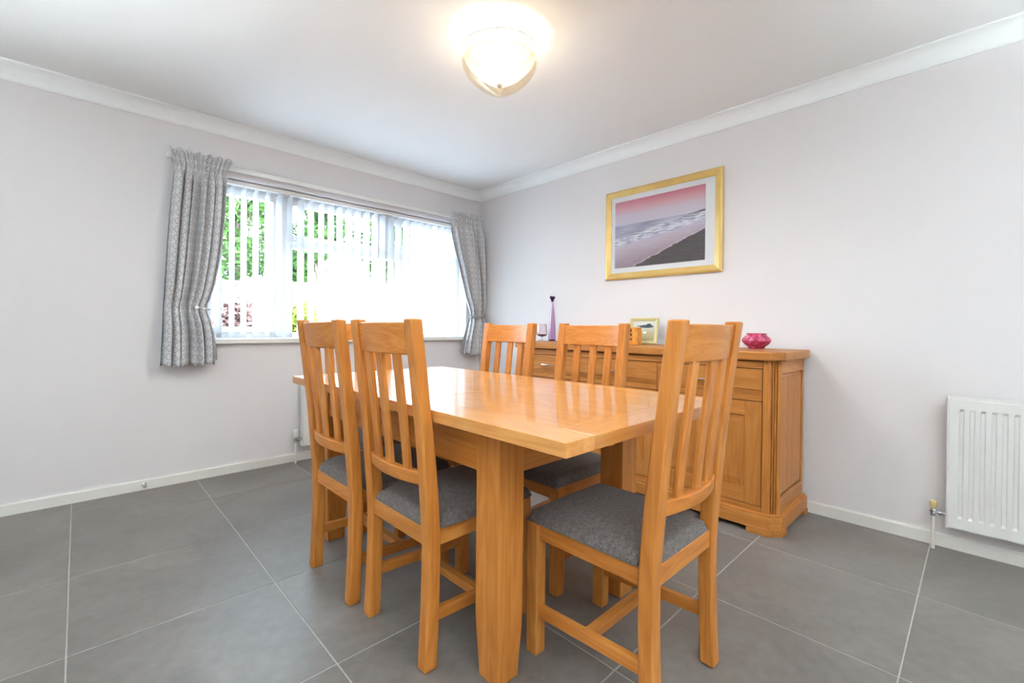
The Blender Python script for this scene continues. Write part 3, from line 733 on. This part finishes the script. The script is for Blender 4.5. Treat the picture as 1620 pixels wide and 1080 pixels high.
# holdbacks
hb = empty('curtain_holdback', (-2.434, 0, 1.127), label='pale metal curtain holdback with round knob on the left curtain', cat='holdback')
MB().tube([(0, 0, 0), (0, -.05, 0), (0, -.146, 0)], .006, 12).build('stem', 'chrome', hb, smooth=True)
MB().tube([(0, -.150, 0), (.03, -.155, -.003), (.062, -.150, -.006), (.078, -.135, -.008), (.082, -.10, -.009), (.082, -.004, -.009)], .0042, 10).build('arm', 'chrome', hb, smooth=True)
kb = MB(); kb.lathe([(.002, -.013)] + [(.0135 * math.cos(a), .0135 * math.sin(a)) for a in [(-70 + 20 * i) * PI / 180 for i in range(8)]] + [(.002, .013)], (0, 0, 0), 20)
o = kb.build('knob', 'gloss_white', hb, smooth=True); o.location = (0, -.160, 0)
hb2 = empty('curtain_tieback', (-.095, 0, 1.127), label='narrow grey tieback band round the right curtain', cat='tieback')
P = []
for k in range(25):
    a = k / 24 * 2 * PI; P.append((.079 * math.cos(a), -.075 + .056 * math.sin(a), .006 * math.cos(a)))
for z in (-.008, .008): MB().tube([(p[0], p[1], p[2] + z) for p in P], .007, 8).build('band', 'curtain_lining', hb2, smooth=True)
MB().tube([(.05, -.004, 0), (.05, -.03, 0)], .004, 8).build('hook', 'chrome', hb2, smooth=True)
# door stop on the baseboard
ds = empty('door_stop', (-2.678, -BB, .033), label='small round metal door stop on the left baseboard', cat='door stop')
o = MB().lathe([(.013, 0), (.013, .003), (.006, .006), (.006, .028), (.011, .030), (.011, .040), (.009, .043)], (0, 0, 0), 18).build('stop_body', 'chrome', ds, smooth=True); o.rotation_euler = (PI / 2, 0, 0)

# ------------------------------------------------------------------ ceiling lamp
LC = Vector((-1.541, -1.990, 0)); LR, LZ0, LZ1 = .175, 2.318, 2.158
lamp = empty('ceiling_lamp', (LC.x, LC.y, ZC), label='lit bowl-shaped ceiling lamp of pale ribs in the middle of the ceiling', cat='lamp')
def lp(m, name, mt, **k):
    o = m.build(name, mt, None, **k); o.parent = lamp; o.matrix_parent_inverse = Matrix.Translation(-Vector(lamp.location)); return o
def bowl(t): # t 0 rim .. 1 tip
    a = t * PI / 2
    return LR * (1 - t ** 2.1) ** .80, LZ0 - (LZ0 - LZ1) * (t * .55 + .45 * t ** 1.6) 
lp(MB().lathe([(.055, ZC - .028), (.06, ZC - .022), (.06, ZC - .001)], LC, 28), 'ceiling_rose', 'gloss_white', smooth=True)
lp(MB().tube([(LC.x, LC.y, ZC - .02), (LC.x, LC.y, 2.31)], .012, 12), 'stem', 'gloss_white', smooth=True)
def torus(m, R, r, c, n=64):
    pts = [(c[0] + R * math.cos(2 * PI * k / n), c[1] + R * math.sin(2 * PI * k / n), c[2]) for k in range(n + 1)]
    return m.tube(pts, r, 8)
lp(torus(MB(), LR, .0035, (LC.x, LC.y, LZ0)), 'rim', 'gloss_white', smooth=True)
for k in range(3):
    a = k * 2 * PI / 3 + .5; lp(MB().tube([(LC.x, LC.y, ZC - .035), (LC.x + LR * math.cos(a), LC.y + LR * math.sin(a), LZ0)], .002, 6), 'spoke', 'gloss_white')
NRB = 40
for k in range(NRB):
    a = 2 * PI * k / NRB; m = MB(); rings = []
    for i in range(13):
        t = i / 12 * .985; r_, z_ = bowl(t); r_ = max(r_, .004); wd = .42 * (2 * PI * r_ / NRB); wd = min(max(wd, .002), .0042)
        rings.append([(LC.x + (r_ + dr) * math.cos(a) - s * wd * math.sin(a), LC.y + (r_ + dr) * math.sin(a) + s * wd * math.cos(a), z_) for s, dr in ((-1, -.001), (1, -.001), (1, .001), (-1, .001))])
    lp(m.loft(rings), 'rib', 'shade_strip')
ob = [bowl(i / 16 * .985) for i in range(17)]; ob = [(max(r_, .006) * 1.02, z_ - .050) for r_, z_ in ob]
lp(MB().lathe(ob + [(max(r_ - .003, .003), z_ + .003) for r_, z_ in reversed(ob)], LC, 56), 'shadow_tint_bowl', 'shadow_tint_glass', smooth=True)  # added bowl, its tan rim stands in for the lamp's shadow on the ceiling
for k in range(3):
    a = k * 2 * PI / 3 + 1.5; lp(MB().tube([(LC.x + LR * math.cos(a), LC.y + LR * math.sin(a), LZ0), (LC.x + LR * 1.02 * math.cos(a), LC.y + LR * 1.02 * math.sin(a), LZ0 - .052)], .002, 6), 'hanger', 'gloss_white')  # wires holding the added shadow bowl
lp(MB().lathe([(.004, LZ1 - .008), (.012, LZ1 - .004), (.016, LZ1 + .004), (.010, LZ1 + .012)], LC, 20), 'finial', 'gloss_white', smooth=True)
m = mat('bulb_glow', (1, 1, 1, 1), 0.5); nt, b = nodes(m); b.inputs['Emission Color'].default_value = (1.0, .92, .78, 1); b.inputs['Emission Strength'].default_value = 4
bulb = MB().lathe([(.012, 2.31), (.013, 2.30), (.024, 2.275), (.030, 2.255), (.027, 2.235), (.016, 2.224), (.003, 2.221)], LC, 24)
lp(bulb, 'bulb', 'bulb_glow', smooth=True)
ld = bpy.data.lights.new('lamp_light', 'POINT'); ld.energy = 2.4; ld.color = (1.0, .93, .82); ld.shadow_soft_size = .035
lo = bpy.data.objects.new('lamp_light', ld); COL.objects.link(lo); lo.location = (LC.x, LC.y, 2.185); lo.parent = lamp; lo.matrix_parent_inverse = Matrix.Translation(-Vector(lamp.location))

sl = bpy.data.lights.new('lamp_downlight', 'SPOT'); sl.energy = 15; sl.color = (1.0, .98, .95); sl.spot_size = math.radians(178); sl.spot_blend = .6; sl.shadow_soft_size = .06
so = bpy.data.objects.new('lamp_downlight', sl); COL.objects.link(so); so.location = (LC.x, LC.y, LZ1 - .064); so.parent = lamp; so.matrix_parent_inverse = Matrix.Translation(-Vector(lamp.location))

# three unseen fill lamps, added to brighten the room from outside the view
def fill_lamp(x, y, watts, label):
    r = empty('added_fill_lamp', (x, y, 0), label=label, cat='lamp', group='added fill lamps')
    MB().lathe([(.14, 0), (.14, .012), (.12, .02), (.02, .026)], (0, 0, 0), 28).build('base', 'pewter', r, smooth=True)
    MB().tube([(0, 0, .02), (0, 0, 1.72)], .012, 14).build('added_fill_lamp_pole', 'pewter', r, smooth=True)
    pr_ = [(.02, 1.70), (.06, 1.712), (.11, 1.745), (.145, 1.80)]
    MB().lathe(pr_ + [(a - .003, b_ + .003) for a, b_ in reversed(pr_)], (0, 0, 0), 32).build('added_fill_lamp_shade', 'gloss_white', r, smooth=True)
    MB().lathe([(.010, 1.708), (.018, 1.715), (.018, 1.725), (.008, 1.732)], (0, 0, 0), 18).build('bulb', 'bulb_glow', r, smooth=True)  # bulb of the added fill lamp
    d = bpy.data.lights.new('fill_light', 'POINT'); d.energy = watts; d.color = (.85, .97, 1.0); d.shadow_soft_size = .014
    o = bpy.data.objects.new('fill_light', d); COL.objects.link(o); o.parent = r; o.location = (0, 0, 1.750)
fill_lamp(-3.75, -1.75, 26, 'added white bowl fill lamp by the left wall, left of the camera view')
fill_lamp(-3.20, -4.55, 72, 'added white bowl fill lamp standing behind the camera')
fill_lamp(-.95, -4.75, 21, 'added white bowl fill lamp at the right of the back wall')

# ------------------------------------------------------------------ things on the sideboard
def along(px, x):                               # y on the worktop for a picture column at a given distance from the wall
    d = fw + rt * ((px - 810) / FPX); return CAMP.y + (x - CAMP.x) * d.y / d.x
# tall purple glass vase with a frilled dark lip
vx = -.17; vy = along(873.5, vx)
va = empty('glass_vase', (vx, vy, ZT), label='tall slender purple glass vase with a frilled dark lip on the sideboard', cat='vase')
prof_ = [(.006, .001), (.030, .001), (.0325, .006), (.0315, .03), (.028, .10), (.0225, .18), (.0165, .25), (.012, .29), (.0095, .315), (.0095, .325)]
MB().lathe(prof_ + [(r - .003, z) for r, z in reversed(prof_[2:])] + [(.004, .01)], (0, 0, 0), 28).build('body', 'purple_glass', va, smooth=True)
MB().lathe([(.002, .0035), (.0285, .0035), (.029, .010), (.020, .014), (.002, .014)], (0, 0, 0), 24).build('base', 'dark_purple_glass', va, smooth=True)
m = MB(); rings = []
for r, z, f in ((.0095, .322, 0), (.012, .335, .1), (.017, .348, .35), (.0235, .360, .8), (.0245, .363, .9), (.022, .360, .8), (.015, .346, .3), (.007, .332, 0)):
    rings.append([(r * (1 + .22 * f * math.cos(4 * a + .6)) * math.cos(a), r * (1 + .22 * f * math.cos(4 * a + .6)) * math.sin(a), z + f * .009 * math.sin(4 * a)) for a in [2 * PI * k / 32 for k in range(32)]])
m.loft(rings).build('lip', 'dark_purple_glass', va, smooth=True)
# stemmed goblet
gx = -.16; gy = along(857.5, gx)
gb = empty('goblet', (gx, gy, ZT), label='pale pink stemmed glass goblet with dark purple bottom beside the tall vase', cat='glass')
MB().lathe([(.001, .0), (.030, .0), (.031, .002), (.012, .005), (.005, .009), (.005, .030), (.010, .034)], (0, 0, 0), 24).build('stem', 'clear_glass', gb, smooth=True)
o_ = [(.010, .034), (.030, .037), (.044, .046), (.0485, .056), (.048, .066), (.044, .10), (.0395, .140)]
MB().lathe(o_ + [(r - .002, z + .001) for r, z in reversed(o_)], (0, 0, 0), 28).build('bowl', 'pink_glass', gb, smooth=True)
o_ = [(.004, .0365), (.028, .0395), (.040, .048), (.043, .054), (.026, .050), (.004, .048)]
MB().lathe(o_, (0, 0, 0), 28).build('tinted_bottom', 'dark_purple_glass', gb, smooth=True)
# small photo frame, leaning
fx = -.12; fyA, fyB = along(1039, fx), along(996, fx)
pf_ = empty('photo_frame', (fx, (fyA + fyB) / 2, ZT + .002), label='small pale gold photo frame with helicopter picture standing on the sideboard', cat='photo frame')
pf_.rotation_euler = (0, math.radians(9), math.radians(8)); 
fh, fwid = .185, (fyB - fyA) / 2 * .97
mottled('pale_gold', (206, 196, 140), 0.4, 0.5, 0.08, 60); mottled('brown_card', (120, 78, 50), 0.8)
Oq = [(fwid, fh), (-fwid, fh), (-fwid, 0), (fwid, 0)]; t_ = .024; Iq = [(fwid - t_, fh - t_), (-fwid + t_, fh - t_), (-fwid + t_, t_), (fwid - t_, t_)]
for k in range(4):
    def add(mm, name, mt): mm.build(name, mt, pf_)
    rings = []
    for (oy, oz), (iy, iz) in ((Oq[k], Iq[k]), (Oq[(k + 1) % 4], Iq[(k + 1) % 4])):
        L = lambda t: (oy + (iy - oy) * t, oz + (iz - oz) * t)
        rings.append([(.006, *L(0)), (-.008, *L(0)), (-.012, *L(.3)), (-.008, *L(.8)), (-.004, *L(1)), (.006, *L(1))])
    MB().loft(rings).build('frame_side', 'pale_gold', pf_)
m = mat('helicopter_print', rough=0.6, spec=0.2); nt, b, uvv, u, v = uvs(m)
n = V(nt, noise(nt, uvv, 26, 4).outputs[0])
c = ramp(nt, (v + (n - 0.5) * 0.25).s, [(0.15, lin((176, 168, 128))), (0.45, lin((198, 192, 152))), (0.60, lin((206, 212, 200))), (0.85, lin((224, 226, 222)))])
bx = (u - 0.62) * 3.2; by = (v - 0.72) * 13.0
c = mixc(nt, (bx * bx + by * by).lt(1.0), c, lin((84, 92, 104)))
c = mixc(nt, ((u - 0.44).abs().lt(0.24)) * ((v - 0.735).abs().lt(0.018)), c, lin((84, 92, 104)))
bx = (u - 0.72) * 9.0; by = (v - 0.78) * 13.0
c = mixc(nt, (bx * bx + by * by).lt(1.0), c, lin((74, 80, 92)))
bx = (u - 0.56) * 14.0; by = (v - 0.42) * 18.0
c = mixc(nt, (bx * bx + by * by).lt(1.0), c, lin((240, 240, 236)))
nt.links.new(c, b.inputs['Base Color'])
me = bpy.data.meshes.new('photo'); a, c2, d2 = -.0025, fwid - .02, fh - .02
me.from_pydata([(a, c2, .02), (a, -c2, .02), (a, -c2, d2), (a, c2, d2), (.005, c2, .02), (.005, -c2, .02), (.005, -c2, d2), (.005, c2, d2)], [], [(0, 1, 2, 3), (7, 6, 5, 4), (0, 4, 5, 1), (1, 5, 6, 2), (2, 6, 7, 3), (3, 7, 4, 0)])
me.update(); uvl = me.uv_layers.new(name='print')
for li, l in enumerate(me.loops): uvl.data[li].uv = ((0, 0), (1, 0), (1, 1), (0, 1))[l.vertex_index % 4]
me.materials.append(MATS['helicopter_print']); o = bpy.data.objects.new('photo', me); COL.objects.link(o); o.parent = pf_
o = MB().loft([[(.006, -.03, .09), (.006, .03, .09), (.010, .03, .09), (.010, -.03, .09)], [(.058, -.034, .010), (.058, .034, .010), (.062, .034, .010), (.062, -.034, .010)]]).build('easel_back', 'brown_card', pf_)
# amber block in front of it
ax = -.235; ayA, ayB = along(1012, ax), along(994, ax)
m = mat('amber_wax', lin((226, 150, 48)), 0.35, spec=0.5); nt, b = nodes(m); v_, _ = objvec(nt); n = noise(nt, v_, 30, 3)
nt.links.new(ramp(nt, n.outputs[0], [(0.3, lin((208, 130, 34))), (0.7, lin((236, 168, 70)))]), b.inputs['Base Color'])
b.inputs['Subsurface Weight'].default_value = 0.3; b.inputs['Subsurface Radius'].default_value = (.02, .01, .004)
mottled('dark_ink', (84, 52, 20), 0.6)
am = empty('amber_candle', (ax, (ayA + ayB) / 2, ZT), label='small amber block candle with dark marks in front of the photo frame', cat='candle')
hw = abs(ayB - ayA) / 2
MB().box(-.028, -hw, 0, .028, hw, .118).build('block', 'amber_wax', am, bevel=.004)
for zc, sh in ((.096, 0), (.066, 1), (.037, 2)):
    if sh == 0: q = [(.010, .012), (.024, .010), (.026, -.004), (.020, -.013), (.014, -.010)]
    elif sh == 1: q = [(.008, .002), (.014, .011), (.026, .012), (.024, -.006), (.010, -.010)]
    else: q = [(.010, .008), (.026, .008), (.026, -.008), (.010, -.008)]
    MB().prism([(y, zc + z) for y, z in [(y - .012, z) for y, z in q]], 0, -.0288, -.0278).build('mark', 'dark_ink', am)
MB().tube([(0, 0, .117), (.001, 0, .124)], .0012, 6).build('wick', 'dark_ink', am)
# squat pink bowl vase
bx_ = -.165; by_ = along(1197, bx_)
pk = empty('pink_bowl', (bx_, by_, ZT), label='squat raspberry pink glass bowl vase at the right end of the sideboard', cat='vase')
m = mat('raspberry_glass', lin((206, 62, 112)), 0.12, spec=0.7); nt, b = nodes(m); v_, _ = objvec(nt); n = noise(nt, v_, 42, 3, 0.6)
nt.links.new(ramp(nt, n.outputs[0], [(0.32, lin((160, 34, 78))), (0.55, lin((208, 66, 114))), (0.72, lin((232, 120, 156)))]), b.inputs['Base Color'])
b.inputs['Transmission Weight'].default_value = 0.15; b.inputs['Coat Weight'].default_value = 0.5
R_ = [(.006, .002), (.040, .002), (.042, .008), (.046, .014), (.062, .026), (.0735, .042), (.0745, .050), (.071, .060), (.060, .072), (.052, .079), (.0505, .084), (.054, .089)]
m = MB(); rings = []
for r, z in R_ + [(r - .005, z) for r, z in reversed(R_[3:])]:
    f = .03 * math.sin(PI * min(max(z / .085, 0), 1))
    rings.append([(r * (1 + f * math.cos(12 * a)) * math.cos(a), r * (1 + f * math.cos(12 * a)) * math.sin(a), z) for a in [2 * PI * k / 72 for k in range(72)]])
m.loft(rings).build('body', 'raspberry_glass', pk, smooth=True)

# ------------------------------------------------------------------ garden seen through the blind
tag(MB().box(-30, T, -.35, 30, 40, -.25).build('ground', 'paving_pale'), kind='structure')
FY = 5.6
fence = empty('garden_fence', (0, FY, -.25), label='pale close-boarded garden fence with dark capping beyond the window', cat='fence')
px = -8.0; pmesh = bmesh_ = None
bd = MB().box(-.072, -.012, .05, .072, .012, 1.88).build('board', 'fence_wood', fence); bd.location = (px, 0, 0)
k = 1
while px + k * .15 < 16: 
    o = bpy.data.objects.new('board', bd.data); COL.objects.link(o); o.parent = fence; o.location = (px + k * .15, .006 * (k % 2), 0); k += 1
for q in range(10):
    MB().box(-.05 + px + q * 2.4, -.07, 0, .05 + px + q * 2.4, -.012, 2.0).build('post', 'fence_wood', fence)
for z in (.3, 1.0, 1.65): MB().box(px, -.05, z, 16, -.013, z + .07).build('rail', 'fence_wood', fence)
MB().box(px, -.05, 1.90, 16, .05, 1.94).build('capping', 'fence_wood', fence)
MB().box(px, -.03, 1.985, 16, .03, 2.06).build('dark_trellis', 'fence_cap_dark', fence)
def leaves(name, mt, parent, blobs, n, size, seed):
    rg = random.Random(seed); vs, fs = [], []
    for _ in range(n):
        (cx, cy, cz), (rx, ry, rz) = rg.choice(blobs)
        while True:
            p = Vector((rg.uniform(-1, 1), rg.uniform(-1, 1), rg.uniform(-1, 1)))
            if .25 < p.length < 1: break
        c = Vector((cx + p.x * rx, cy + p.y * ry, cz + p.z * rz))
        a = Vector((rg.gauss(0, 1), rg.gauss(0, 1), rg.gauss(0, 1))).normalized(); b_ = a.orthogonal().normalized(); s = size * rg.uniform(.6, 1.4)
        i = len(vs); vs += [c - a * s, c + b_ * s * .5, c + a * s, c - b_ * s * .5]; fs.append((i, i + 1, i + 2, i + 3))
    me = bpy.data.meshes.new(name); me.from_pydata([tuple(v) for v in vs], [], fs); me.update(); me.materials.append(MATS[mt])
    o = bpy.data.objects.new(name, me); COL.objects.link(o); o.parent = parent; o['kind'] = 'stuff'; return o
def tree(x, y, h, blobs, label, mt, seed, n=5200, size=.10):
    r = empty('garden_tree', (x, y, -.25), label=label, cat='tree', group='trees behind the garden fence')
    MB().tube([(0, 0, 0), (.05, .02, h * .35), (-.02, 0, h * .62), (.06, .04, h * .9)], [.14, .11, .08, .03], 10).build('trunk', 'bark', r, smooth=True)
    MB().tube([(.03, .01, h * .45), (.6, .1, h * .75)], [.06, .02], 8).build('branch', 'bark', r); MB().tube([(0, .01, h * .5), (-.6, -.1, h * .8)], [.06, .02], 8).build('branch', 'bark', r)
    leaves('foliage', mt, r, blobs, n, size, seed)
tree(-.55, 7.3, 4.6, [((-.3, 0, 2.7), (.75, .6, .6)), ((.35, .2, 3.0), (.6, .6, .7)), ((-.5, 0, 3.7), (.7, .6, .6)), ((.3, .1, 4.0), (.6, .5, .5))], 'green garden tree behind the fence, seen through the left-hand pane', 'leaf_green', 1, 5200, .075)
tree(1.15, 7.3, 4.8, [((-.2, 0, 3.2), (.55, .6, .55)), ((.35, 0, 3.6), (.5, .6, .6)), ((0, 0, 4.2), (.6, .6, .5)), ((-.45, 0, 2.6), (.3, .3, .35))], 'green garden tree with bare trunk, seen just right of the window mullion', 'leaf_green', 2, 4600, .075)
tree(2.95, 7.4, 5.0, [((0, 0, 3.3), (.8, .6, .9)), ((.2, 0, 4.3), (.8, .6, .7))], 'green garden tree behind the right-hand closed vanes', 'leaf_green', 3, 4600, .075)
def shrub(name, x, y, blobs, label, mt, seed, n=1600, size=.05):
    r = empty(name, (x, y, -.25), label=label, cat='shrub', group='shrubs in front of the fence')
    MB().tube([(0, 0, 0), (.02, 0, .3), (.05, .02, .7)], [.03, .025, .01], 8).build('stem', 'bark', r)
    leaves('foliage', mt, r, blobs, n, size, seed)
shrub('garden_shrub', -1.42, 3.5, [((0, 0, 1.1), (.32, .3, .42)), ((.05, 0, 1.4), (.2, .2, .3))], 'reddish garden shrub low behind the left-hand pane', 'leaf_red', 5, 900)
shrub('garden_shrub', -.70, 3.3, [((0, 0, 1.1), (.30, .3, .42)), ((.1, 0, 1.35), (.18, .2, .3))], 'lime green garden shrub low beside the window mullion', 'leaf_lime', 6)
gp = MB().box(-.06, -.06, 0, .06, .06, 1.56).box(-.075, -.075, 1.56, .075, .075, 1.60).build('garden_post', 'post_grey'); gp.location = (-1.24, 3.0, -.25)
tag(gp, 'grey garden post standing between the two shrubs outside', 'post')
